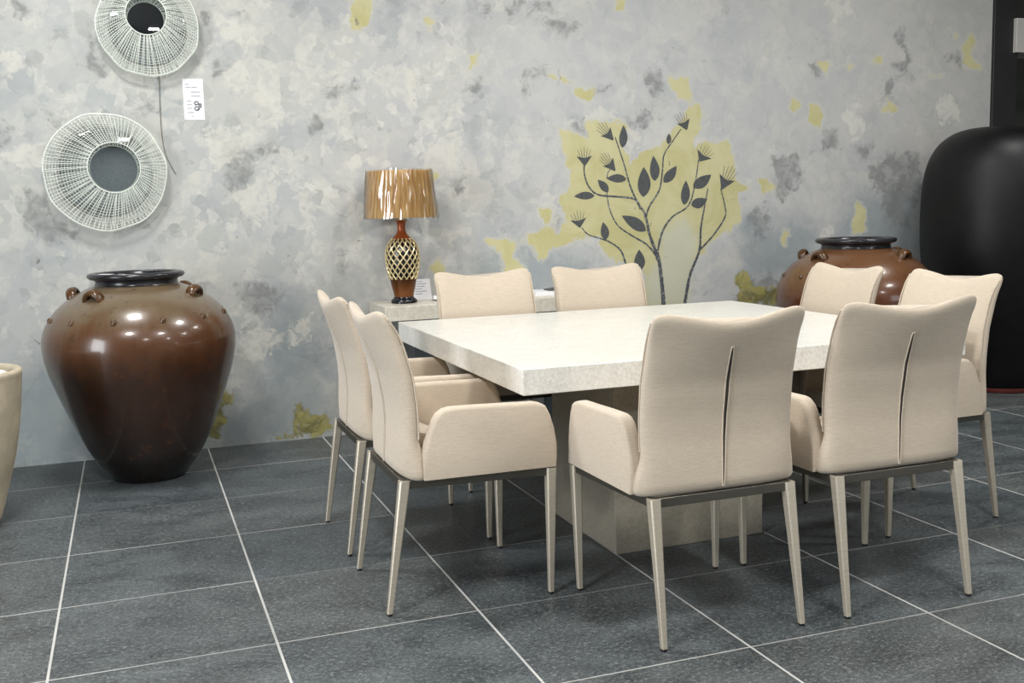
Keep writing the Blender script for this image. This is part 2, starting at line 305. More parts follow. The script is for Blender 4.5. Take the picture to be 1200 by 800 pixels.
m_dark_wall = simple('charcoal_paint', s2l(34, 34, 34), .6, var=.1)
m_grey_wall = simple('grey_green_paint', s2l(84, 86, 80), .7, var=.08, vscale=3)
m_light_wall = simple('pale_paint', s2l(188, 184, 178), .6, var=.05)
mb = MB(); mb.box(6.032, 6.245, -.02, .22, 0, 3.4); struct(mb.build('trim_1', m_dark_wall, bevel=.004))
mb = MB(); mb.box(6.2, 7.6, -.05, .22, 2.243, 2.475); struct(mb.build('trim_2', m_light_wall, bevel=.004))
mb = MB(); mb.box(6.246, 9.5, 1.1, 1.3, 0, 3.4); struct(mb.build('wall_far_right', m_grey_wall, smooth=False))
mb = MB(); mb.box(9.5, 9.7, -9.6, 1.3, 0, 3.4); struct(mb.build('wall_right', m_grey_wall, smooth=False))
m_ceiling = simple('ceiling_paint', s2l(58, 58, 60), .9, var=.05)
mb = MB(); mb.box(-4.7, 9.7, -9.8, 1.3, 3.4, 3.5); struct(mb.build('ceiling', m_ceiling, smooth=False))
# front wall behind the camera with three tall shop windows
m_front = simple('grey_shopfront', s2l(112, 120, 122), .6)
mb = MB(); xw = [(6.2, 8.6)]; x = -4.7
for a, c in xw: mb.box(x, a, -9.8, -9.6, 0, 3.4); mb.box(a, c, -9.8, -9.6, 0, .5); mb.box(a, c, -9.8, -9.6, 2.7, 3.4); x = c
mb.box(x, 9.7, -9.8, -9.6, 0, 3.4); struct(mb.build('wall_front', m_front, smooth=False))
mb = MB(); mb.box(-4.7, -4.5, -9.6, -6.4, 0, 3.4); mb.box(-4.7, -4.5, -6.4, -3.0, 0, .4); mb.box(-4.7, -4.5, -6.4, -3.0, 2.8, 3.4); mb.box(-4.7, -4.5, -3.0, .2, 0, 3.4); struct(mb.build('wall_left', simple('left_plaster', s2l(150, 150, 148), .7), smooth=False))

# ================================================================== MURAL (painted tree on the wall)
m_ink, nt, b = new_mat('mural_ink'); v = obj_coord(nt)
lk(nt, mix(nt, mrange(nt, noise(nt, v, 55, 3, .7), .48, .66), s2l(66, 70, 76), s2l(150, 154, 148)), b.inputs['Base Color']); b.inputs['Roughness'].default_value = .75
mural = thing('wall_mural', 'dark painted tree with leaves and flowers on the yellow plaster of the back wall', 'mural', (*[on_wall(775, 352)[0]], 0, on_wall(775, 352)[1]))
MO = Vector(mural.location)
def W(cx, cy, y=-.0012):
    x, z = on_wall(600+cx/2.667, 80+cy/2.667); return Vector((x, y, z))-MO
RB = [0]
def ribbon(mb, pts, w0, w1):
    RB[0] += 1; yy = -.0010-.00004*RB[0]
    pts = smoothcurve(pts, 34); L, Rr = [], []
    for i, p in enumerate(pts):
        a = np.array(pts[min(i+1, 33)])-np.array(pts[max(i-1, 0)]); a = a/np.hypot(*a); n = np.array([-a[1], a[0]])
        w = (w0+(w1-w0)*i/33)*.5*(1+.12*math.sin(i*2.1+w0))
        L.append(tuple(np.array(p)+n*w)); Rr.append(tuple(np.array(p)-n*w))
    vs = [tuple(W(*p, yy)) for p in L]+[tuple(W(*p, yy)) for p in Rr]
    mb.add(vs, [(i, i+1, 34+i+1, 34+i) for i in range(33)])
mb = MB()
for pts, a, c in [([(474,745),(470,690),(461,610),(453,575)], 13, 10), ([(455,600),(450,575),(430,520),(415,455),(395,425),(370,370),(350,300),(322,215)], 11, 3),
    ([(402,440),(385,410),(340,402),(270,395),(240,370),(226,330),(226,295)], 7, 4), ([(450,585),(420,550),(370,520),(330,490),(305,440),(295,380)], 6, 3),
    ([(358,622),(340,570),(300,540),(240,520),(218,498)], 6, 3), ([(418,465),(430,430),(460,380),(470,320),(475,270),(500,230),(528,190)], 6, 3),
    ([(455,570),(470,510),(500,465),(550,430),(570,370),(583,285)], 7, 3), ([(538,748),(555,650),(585,570),(590,500),(600,440),(612,375)], 10, 3), ([(588,566),(630,520),(665,465),(665,430),(652,375)], 6, 3), ([(296,345),(300,325),(312,312)], 3, 2)]:
    ribbon(mb, pts, a, c)
mb.build('branches', m_ink, mural, smooth=False, fix=False)
m_leaf = simple('mural_leaf_paint', s2l(76, 79, 80), .75, var=.22, vscale=70)
def leaf(a, t, w):
    a, t = np.array(a, float), np.array(t, float); d = t-a; n = np.array([-d[1], d[0]])/np.hypot(*d); mb = MB(); L, Rr = [], []
    for i in range(15):
        s = i/14; h = w*.5*math.sin(PI*s**.8)**.9 if 0 < s < 1 else 0
        p = a+d*s+n*math.sin(s*PI)*w*.06
        L.append(W(*(p+n*h), -.0018)); Rr.append(W(*(p-n*h), -.0018))
    mb.add([tuple(x) for x in L+Rr], [(i, i+1, 15+i+1, 15+i) for i in range(14)]); mb.build('leaf', m_leaf, mural, smooth=False)
for a, t, w in [((410,402),(411,308),40),((446,352),(441,273),30),((474,357),(514,305),30),((538,427),(543,350),28),((560,428),(610,408),32),((418,508),(343,460),36),((292,536),(284,480),26),((396,634),(397,566),34),((357,346),(294,344),26),((300,387),(268,348),24),((257,398),(193,400),24),((345,248),(348,178),26),((488,237),(490,203),15),((566,372),(622,332),34)]: leaf(a, t, w)
def flower(base, top, half):
    b_, t = np.array(base, float), np.array(top, float); d = t-b_; L = np.hypot(*d); d /= L; n = np.array([-d[1], d[0]]); mb = MB()
    rim = [t+n*half*s+d*L*(.28*abs(s)**1.5) for s in np.linspace(-1, 1, 9)]
    mb.add([tuple(W(*p, -.0018)) for p in [b_-n*2, *rim, b_+n*2]], [tuple(range(11))])
    for s in (-.8, -.4, 0., .4, .8):
        p, q = t+n*half*s*.6, t+n*half*s*1.05+d*L*(1.5-.5*abs(s))
        mb.add([tuple(W(*x, -.0018)) for x in (p-n*.9, p+n*.9, q+n*.4, q-n*.4)], [(0, 1, 2, 3)])
    mb.build('flower', m_leaf, mural, smooth=False)
for a, t, w in [((227,304),(226,280),25),((316,224),(297,203),21),((322,320),(304,298),21),((212,497),(208,476),26),((546,192),(537,170),22),((586,290),(598,272),27),((655,378),(669,348),27)]: flower(a, t, w)

# ================================================================== DINING TABLE
TX0, TX1, TY0, TY1, TZ, TT = 1.4647, 3.2688, -2.7682, -1.0993, .750, .0876
def stone(name, c0, c1, rough=.3, sc=1.):
    m, nt, b = new_mat(name); v = obj_coord(nt)
    n = noise(nt, v, 38*sc, 6, .7, .5); n2 = noise(nt, v, 5*sc, 4); n3 = noise(nt, v, 120*sc, 3, .7)
    a = mix(nt, mrange(nt, n, .36, .64), c0, c1); a = mix(nt, mrange(nt, n3, .60, .74, 0, .5), a, tuple(x*.72 for x in c0))
    a = mix(nt, mrange(nt, n2, .35, .7, 0, .3), a, tuple(min(1, x*1.1) for x in c1)); lk(nt, a, b.inputs['Base Color'])
    b.inputs['Roughness'].default_value = rough; b.inputs['Specular IOR Level'].default_value = .5
    bump(nt, b, n, .05, .002); return m
m_stone = stone('cream_stone', s2l(200, 198, 189), s2l(223, 222, 216), .28, 2.2)
m_ped = stone('pedestal_stone', s2l(134, 128, 114), s2l(150, 144, 130), .5, 2.)
tb = thing('dining_table', 'large square cream stone dining table with thick top, ringed by eight armchairs', 'table', ((TX0+TX1)/2, (TY0+TY1)/2, 0))
ox, oy = tb.location.x, tb.location.y
mb = MB(); mb.box(TX0-ox, TX1-ox, TY0-oy, TY1-oy, TZ-TT, TZ); mb.build('tabletop', m_stone, tb, bevel=.003)
mb = MB(); mb.box(1.893-ox, 2.516-ox, -2.545-oy, -1.95-oy, 0, TZ-TT); mb.build('pedestal', m_ped, tb, bevel=.003)
mb = MB(); mb.box(2.218-ox, 2.841-ox, -1.949-oy, -1.56-oy, 0, TZ-TT); mb.build('pedestal', m_ped, tb, bevel=.003)

# ================================================================== DINING CHAIRS
def fabric(name, c):
    m, nt, b = new_mat(name)
    v1 = obj_coord(nt, (260, 260, 900)); v2 = obj_coord(nt, (30, 30, 420)); v3 = obj_coord(nt)
    w = noise(nt, v1, 1., 2, .6); s = noise(nt, v2, 1., 2, .6); l = noise(nt, v3, 5., 3)
    a = mix(nt, mrange(nt, w, .3, .7), tuple(x*.86 for x in c), tuple(x*1.07 for x in c)); a = mix(nt, mrange(nt, s, .42, .66, 0, .6), a, tuple(x*.80 for x in c))
    a = mix(nt, mrange(nt, l, .35, .65, 0, .12), a, tuple(x*.9 for x in c)); lk(nt, a, b.inputs['Base Color'])
    b.inputs['Roughness'].default_value = .8; b.inputs['Specular IOR Level'].default_value = .25
    b.inputs['Sheen Weight'].default_value = .25; b.inputs['Sheen Roughness'].default_value = .5
    bump(nt, b, w, .25, .0015); return m
m_fab = fabric('cream_upholstery', s2l(196, 182, 163))
m_slit = simple('seam_slit_shade', s2l(58, 52, 46), .9)
m_leg, nt, b = new_mat('champagne_metal'); v = obj_coord(nt, (30, 30, 500))
lk(nt, mix(nt, mrange(nt, noise(nt, v, 1, 2), .3, .7), s2l(186, 176, 158), s2l(198, 189, 172)), b.inputs['Base Color']); b.inputs['Metallic'].default_value = .45; b.inputs['Roughness'].default_value = .36
m_rail = simple('dark_bronze_metal', s2l(104, 100, 92), .4, .8, .08)
m_foot = simple('black_plastic', s2l(22, 22, 22), .5)
ZB = [.432, .445, .52, .59, .66, .76, .87, .92, .965]
def front_f(z): return float(np.interp(z, ZB, [.118, .12, .121, .119, .114, .099, .066, .043, .014]))
def back_f(z): return float(np.interp(z, ZB, [.062, .055, .060, .064, .060, .043, .010, -.006, -.020]))
def flare(z): t = min(1, max(0, (z-.44)/.125)); return 1-t*t*(3-2*t)
def half_w(z): return float(np.interp(z, ZB, [.246, .246, .247, .249, .250, .249, .247, .248, .250]))
def dish(x, z): return .020*(x/.25)**2*min(1, max(0, (z-.5)/.4))
def sag(x, z):
    t = min(1, max(0, (z-.74)/.22)); t = t*t*(3-2*t); u = min(1, abs(x)/.25); d = .032*(.5+.5*math.cos(PI*min(1, u/.97)))
    c = max(0, abs(x)-.204)/.046; d += .022*(1-math.sqrt(max(0, 1-min(1, c)**2)))      # rounded top corners
    return -d*t
def backrest_mesh():
    mb = MB(); rs = []; n = 44
    lv = [(.432, .80, .97), (.437, .93, .99), (.447, 1, 1)]+[(z, 1, 1) for z in np.linspace(.47, .935, 22)]+[(.947, .96, .998), (.956, .84, .994), (.962, .62, .988), (.966, .34, .98), (.9672, .12, .972)]
    for z, ts, ws in lv:
        fl_ = flare(z); ff_ = front_f(z)+.050*fl_; c, t, w = (ff_+back_f(z))/2, (ff_-back_f(z))/2*ts, (half_w(z)+.020*fl_)*ws; ex = 3.2-.7*fl_; r = []
        us = [math.copysign(1-(1-abs(q))**1.9, q) for q in np.linspace(-1, 1, 33)]
        for sg in (1, -1):
            for u in (us if sg > 0 else us[::-1]):
                if abs(u) > .9999 and sg < 0: continue
                x = w*u; f = sg*t*(1-abs(u)**(6.5-2.5*fl_))**(1/ex)
                r.append((x, c+f+dish(x, z), z+sag(x, z)))
        rs.append(r)
    mb.rings(rs); return mb
def arm_mesh(s):
    prof = [(.120,.434),(.560,.434),(.566,.47),(.566,.51),(.558,.56),(.545,.605),(.530,.635),(.514,.644),(.492,.650),(.40,.652),(.30,.655),(.215,.656),(.192,.652),(.172,.639),(.158,.620),(.143,.585),(.130,.55),(.121,.51)]
    th, be = .050, .013; mb = MB(); cx = sum(p[0] for p in prof)/len(prof); cz = .545; rs = []
    q = np.array(prof); nxt = np.roll(q, -1, 0)-np.roll(q, 1, 0); nn = np.stack([nxt[:, 1], -nxt[:, 0]], 1); nn /= np.linalg.norm(nn, axis=1)[:, None]
    for off, ins in [(0, be), (.003, be*.45), (be*.6, be*.08), (be, 0), (th-be, 0), (th-be*.6, be*.08), (th-.003, be*.45), (th, be)]:
        r = []
        for (f, z), nv in zip(q, nn):
            outer = .274+.008*min(1, max(0, (f-.12)/.42))
            kk = 0 if (f < .135 and z < .535) else 1
            r.append((s*(outer-off), f-nv[0]*ins*kk, z-nv[1]*ins*kk if z > .44 else z))
        rs.append(r)
    mb.rings(rs); return mb
def seat_mesh():
    mb = MB(); rs = []
    half = [(.0,.566),(.20,.566),(.236,.56),(.243,.54),(.243,.30),(.243,.17),(.236,.14),(.20,.12),(.0,.11)]
    out = half+[(-x, f) for x, f in half[-2:0:-1]]
    for z, k in [(.432, .985), (.436, 1), (.50, 1), (.535, .995), (.556, .97), (.570, .92)]:
        # the seat pad is low between the arms, the corners climb to meet arms and back
        r = []
        for x, f in out:
            zz = z if f < .148 else min(z, .497-.010*((z > .53)))
            r.append((x*k, .316+(f-.316)*(k if f > .148 else 1-(1-k)*.35), zz))
        rs.append(r)
    mb.rings(rs, True, True); return mb
def leg_mesh(xt, ft, xb, fb, z1=.430, wt=.034, wb=.017):
    mb = MB(); rs = []
    for k in range(5):
        t = k/4; z = .008+(z1-.008)*t; h = (wb+(wt-wb)*t)/2; x, f = xb+(xt-xb)*t, fb+(ft-fb)*t; c = h*.3
        rs.append([(x+a*h-(c*np.sign(a) if i % 2 else 0), f+e*h-(c*np.sign(e) if not i % 2 else 0), z) for i, (a, e) in enumerate([(-1,-1),(-1,-1),(1,-1),(1,-1),(1,1),(1,1),(-1,1),(-1,1)])])
    # proper chamfered square
    rs = []
    for k in range(5):
        t = k/4; z = .008+(z1-.008)*t; h = (wb+(wt-wb)*t)/2; x, f = xb+(xt-xb)*t, fb+(ft-fb)*t; c = h*.25
        rs.append([(x+px, f+pf, z) for px, pf in [(-h+c,-h),(h-c,-h),(h,-h+c),(h,h-c),(h-c,h),(-h+c,h),(-h,h-c),(-h,-h+c)]])
    mb.rings(rs); return mb
def make_chair():
    t = thing('dining_chair', '', 'chair', group='cream dining armchairs around the stone table')
    backrest_mesh().build('backrest', m_fab, t, angle=1.2)
    seat_mesh().build('seat', m_fab, t, angle=.9)
    for s in (-1, 1): arm_mesh(s).build('armrest', m_fab, t, angle=1.0)
    # centre seam: dark ribbon standing in for the slit's shade, between two welts
    zz = np.linspace(.445, .885, 26); mb = MB(); w = [.0020+.0036*math.sin(PI*((z-.445)/.440)**1.6)**.8 if .445 < z < .884 else .0008 for z in zz]
    def bs(x, z): return back_f(z)+dish(x, z)-.0015
    xoff = [.010*math.sin(PI*(z-.43)/.5)-.004 for z in zz]
    mb.add([(xo-a, bs(0, z), z+sag(0, z)) for xo, a, z in zip(xoff, w, zz)]+[(xo+a, bs(0, z), z+sag(0, z)) for xo, a, z in zip(xoff, w, zz)], [(i, i+1, 26+i+1, 26+i) for i in range(25)])
    sl = mb.build('back_slit', m_slit, t, smooth=False); sl['label'] = 'dark strip painted as the shaded slit in the back seam'
    for s in (-1, 1):
        mb = MB(); mb.tube([(xo+s*(a+.0016), bs(0, z)+.0005, z+sag(0, z)) for xo, a, z in zip(xoff, w, zz)], .0024, 6); mb.build('seam_welt', m_fab, t)
    for s in (-1, 1):     # piping along the front edges of the back
        mb = MB(); mb.tube([(s*(half_w(z)-.0035), front_f(z)-.010+dish(.25, z), z+sag(half_w(z)-.004, z)) for z in np.linspace(.56, .955, 22)], .0032, 6); mb.build('edge_piping', m_fab, t)
    # metal frame under the seat
    mb = MB()
    for s in (-1, 1):
        mb.add([(s*.218,.06,.404),(s*.236,.06,.404),(s*.236,.06,.4315),(s*.218,.06,.4315),(s*.252,.545,.404),(s*.270,.545,.404),(s*.270,.545,.4315),(s*.252,.545,.4315)], [(0,1,2,3),(4,7,6,5),(0,4,5,1),(1,5,6,2),(2,6,7,3),(3,7,4,0)])
    mb.box(-.225, .225, .055, .075, .404, .4315); mb.box(-.255, .255, .530, .550, .404, .4315)
    mb.build('seat_frame', m_rail, t, bevel=.002)
    for s in (-1, 1):
        for xt, ft, xb, fb in ((.226, .066, .232, .0), (.262, .546, .258, .540)):
            l = leg_mesh(s*xt, ft, s*xb, fb).build('leg', m_leg, t)
            mb = MB(); mb.lathe([(.0085, 0), (.0085, .0085)], s*xb, fb, 12); fc = mb.build('foot_cap', m_foot, l); fc['label'] = 'black plastic foot cap'
    return t
def copy_tree(o, parent=None):
    c = o.copy(); COL.objects.link(c); c.parent = parent
    for ch in list(o.children): copy_tree(ch, c)
    return c
chair0 = make_chair()
spots = [(1.888, -3.357, 0, 'cream armchair seen from behind at the near table edge, left one of two'),
         (2.510, -3.368, 0, 'cream armchair seen from behind at the near table edge, right one of two'),
         (.992, -2.546, -PI/2, 'cream armchair at the left table edge, nearer of two, arm and side in full view'),
         (.992, -1.910, -PI/2, 'cream armchair at the left table edge, farther of two, partly hidden by the nearer'),
         (1.930, -.955, PI, 'cream armchair at the far table edge, left one, nearer the console lamp'),
         (2.545, -.955, PI, 'cream armchair at the far table edge, right one, left of the painted tree trunk'),
         (3.446, -2.530, PI/2, 'cream armchair at the right table edge, nearer of two, front of its back showing'),
         (3.446, -1.850, PI/2, 'cream armchair at the right table edge, farther of two, before the half-hidden brown jar')]
for i, (x, y, rz, lab) in enumerate(spots):
    o = chair0 if i == 0 else copy_tree(chair0)
    o.location = (x, y, 0); o.rotation_euler = (0, 0, rz); o['label'] = lab

# ================================================================== URNS
def glaze(name, shoulder, belly):
    m, nt, b = new_mat(name); tc = N(nt, 'ShaderNodeTexCoord'); v = tc.outputs['Object']
    sp = N(nt, 'ShaderNodeSeparateXYZ'); lk(nt, v, sp.inputs[0]); mp = N(nt, 'ShaderNodeMapping'); mp.inputs['Scale'].default_value = (7, 7, 1.2); lk(nt, v, mp.inputs[0])
    n = noise(nt, mp.outputs[0], 1.6, 6, .6, .5); n2 = noise(nt, v, 22, 5, .7)
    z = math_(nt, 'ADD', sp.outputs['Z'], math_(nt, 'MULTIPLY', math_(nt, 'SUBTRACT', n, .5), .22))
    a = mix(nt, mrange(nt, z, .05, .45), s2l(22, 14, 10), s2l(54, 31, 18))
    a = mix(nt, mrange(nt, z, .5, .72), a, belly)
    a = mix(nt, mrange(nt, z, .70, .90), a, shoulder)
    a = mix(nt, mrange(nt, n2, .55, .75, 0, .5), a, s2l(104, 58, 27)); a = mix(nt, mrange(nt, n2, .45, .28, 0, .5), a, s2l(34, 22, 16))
    lk(nt, a, b.inputs['Base Color']); b.inputs['Roughness'].default_value = .28; b.inputs['Coat Weight'].default_value = .5; b.inputs['Coat Roughness'].default_value = .1
    bump(nt, b, n2, .10, .004); return m
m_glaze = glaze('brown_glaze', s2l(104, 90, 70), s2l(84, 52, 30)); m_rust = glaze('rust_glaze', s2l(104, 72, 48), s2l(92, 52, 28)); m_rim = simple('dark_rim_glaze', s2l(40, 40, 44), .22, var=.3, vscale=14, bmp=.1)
m_hole = simple('jar_inside', s2l(20, 16, 14), .8); m_lug = simple('bronze_glaze', s2l(80, 54, 30), .25, var=.25, vscale=20)
UP = [(0,0),(.160,0),(.172,.012),(.205,.05),(.252,.115),(.285,.175),(.318,.245),(.352,.33),(.388,.425),(.420,.52),(.440,.60),(.448,.665),(.444,.715),(.428,.765),(.398,.815),(.355,.862),(.300,.902),(.250,.930),(.215,.944),(.198,.952)]
LUGS = (-41, 60, -102, 130)
def urn(name, label, x, y, s, rz, mg):
    t = thing(name, label, 'jar', (x, y, 0), rz, 'brown glazed jars against the back wall')
    body = [(r*s, z*s) for r, z in UP]; inner = [(r*s, z*s) for r, z in [(.185,.952),(.24,.92),(.33,.86),(.41,.76),(.43,.66),(.40,.52),(.33,.33),(.22,.12),(.10,.03),(0,.03)]]
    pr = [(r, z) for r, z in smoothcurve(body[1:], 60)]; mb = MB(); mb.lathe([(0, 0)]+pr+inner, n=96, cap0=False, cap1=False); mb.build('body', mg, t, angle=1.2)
    mb = MB(); mb.lathe([(r*s, z*s) for r, z in [(.204,.942),(.193,.953),(.190,.968),(.194,.978),(.212,.982),(.222,.988),(.226,.997),(.222,1.006),(.210,1.011),(.190,1.010),(.176,1.003),(.172,.985),(.172,.955),(.178,.940)]], n=96, cap0=False, cap1=False); mb.build('rim', m_rim, t, angle=1.2)
    for az in LUGS:
        a = math.radians(az-90); ca, sa = math.cos(a), math.sin(a); mb = MB(); rs = []
        sd = (.96, -.28); od = (.28, .96)                    # down the slope / away from the wall of the jar (radial, up)
        for j in range(15):
            u = -.25+j/14*(PI+.5); tg, ow = .044*math.cos(u), .044*math.sin(u); r = []
            for q in range(10):
                b_ = 2*PI*q/10; th = .0135*math.cos(b_); dp = .025*math.sin(b_)
                t_, o_ = tg+th*math.cos(u), ow+th*math.sin(u)
                rr_, zz_ = (.292+o_*od[0]+dp*sd[0])*s, (.892+o_*od[1]+dp*sd[1])*s
                r.append((rr_*ca-t_*s*sa, rr_*sa+t_*s*ca, zz_))
            rs.append(r)
        mb.rings(rs); mb.build('lug_handle', m_lug, t, angle=1.2)
    for k in range(12):
        a = 2*PI*k/12+math.radians(-90+14); r, z = .404*s, .808*s; mb = MB(); mb.lathe([(.0140*s, z-.012*s), (.0140*s, z), (.0105*s, z+.007*s), (.003*s, z+.011*s)], r*math.cos(a), r*math.sin(a), 10); mb.build('stud', m_lug, t)
    return t
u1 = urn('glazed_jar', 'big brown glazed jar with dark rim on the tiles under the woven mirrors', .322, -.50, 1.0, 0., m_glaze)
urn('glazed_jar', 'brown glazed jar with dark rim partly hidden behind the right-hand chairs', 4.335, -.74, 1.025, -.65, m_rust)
# paper sticker lying on the rim of the first jar
mb = MB(); a = math.radians(228); mb.box(-.035, .035, -.014, .014, 0, .0015); st = mb.build('paper_label', simple('label_paper', (.8, .8, .8), .6), smooth=False)
tag(st, 'small white paper label lying on the dark rim of the jar under the mirrors', 'label'); st.location = (.322+.198*math.cos(a), -.50+.198*math.sin(a), 1.0115); st.rotation_euler = (0, 0, a+PI/2)
# ---- tall black jar
bj = thing('black_jar', 'huge smooth black jar with domed top standing at the right end of the wall', 'jar', (5.65, -.53, 0))
m_black, nt, b = new_mat('black_glaze'); v = obj_coord(nt)
lk(nt, mix(nt, mrange(nt, noise(nt, v, 9, 6, .7), .35, .7), s2l(8, 7, 9), s2l(17, 15, 17)), b.inputs['Base Color']); b.inputs['Roughness'].default_value = .46; b.inputs['Specular IOR Level'].default_value = .3; bump(nt, b, noise(nt, v, 40, 4), .12, .004)
JP = [(.262,.03),(.300,.10),(.350,.25),(.410,.45),(.462,.65),(.494,.85),(.504,1.0),(.504,1.15),(.498,1.30),(.478,1.43),(.440,1.535),(.385,1.61),(.310,1.662),(.235,1.686),(.16,1.695),(.15,1.69)]
mb = MB(); mb.lathe([(0,.03)]+smoothcurve(JP, 60)+[(.15,1.64),(.3,1.55),(.4,1.3),(.4,1.0),(.3,.5),(0,.2)], n=96, cap0=False, cap1=False); mb.build('body', m_black, bj, angle=1.2)
mb = MB(); mb.lathe([(.245,0),(.258,.004),(.264,.02),(.263,.034),(.24,.036)], n=72); f = mb.build('foot_ring', simple('red_clay', s2l(96, 38, 32), .6), bj); f['label'] = 'bare reddish foot ring'
# ---- cream planter at the left edge
pt = thing('planter', 'cream ceramic planter cut off by the left edge of the photo', 'planter', (-.445, -1.08, 0))
m_crm = simple('cream_ceramic', s2l(196, 184, 160), .5, var=.2, vscale=6, bmp=.15, bscale=30)
pp = [(.13,0),(.148,.012),(.165,.05),(.200,.17),(.232,.29),(.257,.42),(.272,.54),(.281,.632)]
mb = MB(); mb.lathe([(0,0)]+smoothcurve(pp, 30)+[(.284,.645),(.281,.655),(.268,.659),(.255,.655),(.250,.642),(.248,.60),(.0,.60)], n=72, cap0=False, cap1=False); mb.build('pot', m_crm, pt, angle=1.2)
mb = MB()
for k in range(90):
    a, r = rng.uniform(0, 2*PI), .225*math.sqrt(rng.uniform()); s = rng.uniform(.014, .026); cx_, cy_, cz_ = r*.94*math.cos(a), r*.94*math.sin(a), .622+rng.uniform(0, .022)
    mb.lathe([(s*math.sin(PI*i/6)+1e-4, cz_-s*.7*math.cos(PI*i/6)) for i in range(7)], cx_, cy_, 9)
g = mb.build('white_gravel', simple('white_stone', (.75, .75, .73), .6)); g.location = (-.445, -1.08, 0); tag(g, 'white gravel filling the cream planter at the left edge', 'gravel', kind='stuff')

# ================================================================== CONSOLE + LAMP
m_con = stone('console_stone', s2l(196, 191, 174), s2l(214, 209, 196), .35)
cn = thing('console_table', 'pale stone console against the wall behind the table, lamp standing on it', 'console', (2.33, -.22, 0))
mb = MB(); mb.box(-.77, .72, -.205, .195, .68, .76); mb.build('console_top', m_con, cn, bevel=.003)
for s in (-1, 1):
    mb = MB(); mb.box(s*.43-.17, s*.43+.17, -.12, .14, 0, .68); mb.build('console_base', simple('console_dark', s2l(58, 62, 64), .5), cn, bevel=.003)
lp = thing('table_lamp', 'table lamp with copper lattice vase and plastic-wrapped tan shade on the console', 'lamp', (1.716, -.225, .76))
m_cop, nt, b = new_mat('copper_brown'); v = obj_coord(nt); sp = N(nt, 'ShaderNodeSeparateXYZ'); lk(nt, v, sp.inputs[0])
a = mix(nt, mrange(nt, sp.outputs['Z'], .04, .18), s2l(120, 72, 34), s2l(58, 32, 20)); a = mix(nt, mrange(nt, sp.outputs['Z'], .30, .36), a, s2l(158, 84, 44)); a = mix(nt, mrange(nt, noise(nt, v, 60, 4), .5, .8, 0, .6), a, s2l(96, 52, 24))
lk(nt, a, b.inputs['Base Color']); b.inputs['Metallic'].default_value = .45; b.inputs['Roughness'].default_value = .32
m_gold = simple('pale_gold', s2l(226, 208, 160), .3, .55, .1); m_blk = simple('gloss_black', s2l(16, 18, 22), .2)
mb = MB(); mb.lathe([(.066,0),(.073,.004),(.073,.014),(.066,.022),(.056,.030),(.054,.036),(0,.036)], n=48); mb.build('foot', m_blk, lp, angle=.8)
VP = [(.053,.036),(.058,.06),(.067,.10),(.077,.15),(.086,.20),(.091,.25),(.088,.29),(.076,.325),(.056,.352),(.036,.373),(.025,.392),(.022,.41),(.023,.43),(.027,.445),(.035,.452),(.036,.456),(.028,.457)]
vp = smoothcurve(VP, 60); mb = MB(); mb.lathe([(0,.036)]+vp+[(0,.452)], n=56, cap0=False, cap1=False); mb.build('vase', m_cop, lp, angle=1.0)
zr = np.array([p[1] for p in vp]); rr = np.array([p[0] for p in vp])
def vr(z): return float(np.interp(z, zr, rr))
mb = MB(); mb.lathe([(vr(z)+.0012, z) for z in np.linspace(.140, .352, 26)], n=56, cap0=False, cap1=False); lb = mb.build('lattice_ground', m_blk, lp); lb['label'] = 'black ground of the lattice band'
mb = MB(); n = 16
for k in range(n):
    for s in (-1, 1):
        pts = []
        for j in range(25):
            z = .134+.222*j/24; a = 2*PI*k/n+s*(z-.134)*8.2; r = vr(z)+.0018; pts.append((r*math.cos(a), r*math.sin(a), z))
        mb.tube(pts, .0040, 6)
mb.build('lattice', m_gold, lp)
mb = MB(); mb.lathe([(.013,.452),(.013,.53),(.006,.531),(.006,.70),(.012,.705),(.0,.715)], n=20, cap1=False); mb.build('stem', m_gold, lp)
m_shade, nt, b = new_mat('tan_shade'); v = obj_coord(nt, (40, 40, 2)); nn = noise(nt, v, 1.6, 3)
lk(nt, mix(nt, mrange(nt, nn, .3, .7), s2l(186, 142, 82), s2l(226, 188, 124)), b.inputs['Base Color']); b.inputs['Roughness'].default_value = .75
mb = MB(); SH0, SH1, SZ0, SZ1 = .193, .168, .470, .725
mb.lathe([(SH0, SZ0), (SH1, SZ1), (SH1-.004, SZ1), (SH0-.004, SZ0), (SH0, SZ0)], n=64, cap0=False, cap1=False)
sh = mb.build('lamp_shade', m_shade, lp, angle=.8)
mb = MB()
for k in range(3):
    a = 2*PI*k/3+.4; mb.tube([(0, 0, .66), (.168*math.cos(a), .168*math.sin(a), .715)], .002, 6)
mb.build('shade_spider', m_gold, sh)
# crumpled clear film around the shade
m_film, nt, b = new_mat('clear_film'); b.inputs['Roughness'].default_value = .12; b.inputs['Transmission Weight'].default_value = 0
out = nt.nodes['Material Output']; tr = N(nt, 'ShaderNodeBsdfTransparent'); tr.inputs[0].default_value = (.97, .96, .94, 1); gl = N(nt, 'ShaderNodeBsdfGlossy'); gl.inputs['Roughness'].default_value = .10
lw = N(nt, 'ShaderNodeLayerWeight'); lw.inputs['Blend'].default_value = .35; ms = N(nt, 'ShaderNodeMixShader')
lk(nt, mrange(nt, lw.outputs['Fresnel'], 0, 1, .16, .75, False), ms.inputs[0]); lk(nt, tr.outputs[0], ms.inputs[1]); lk(nt, gl.outputs[0], ms.inputs[2]); lk(nt, ms.outputs[0], out.inputs[0])
mb = MB(); rs = []; nseg = 150
ph = rng.uniform(0, 2*PI, 24); fr = rng.integers(6, 60, 24); am = rng.uniform(.2, 1, 24)
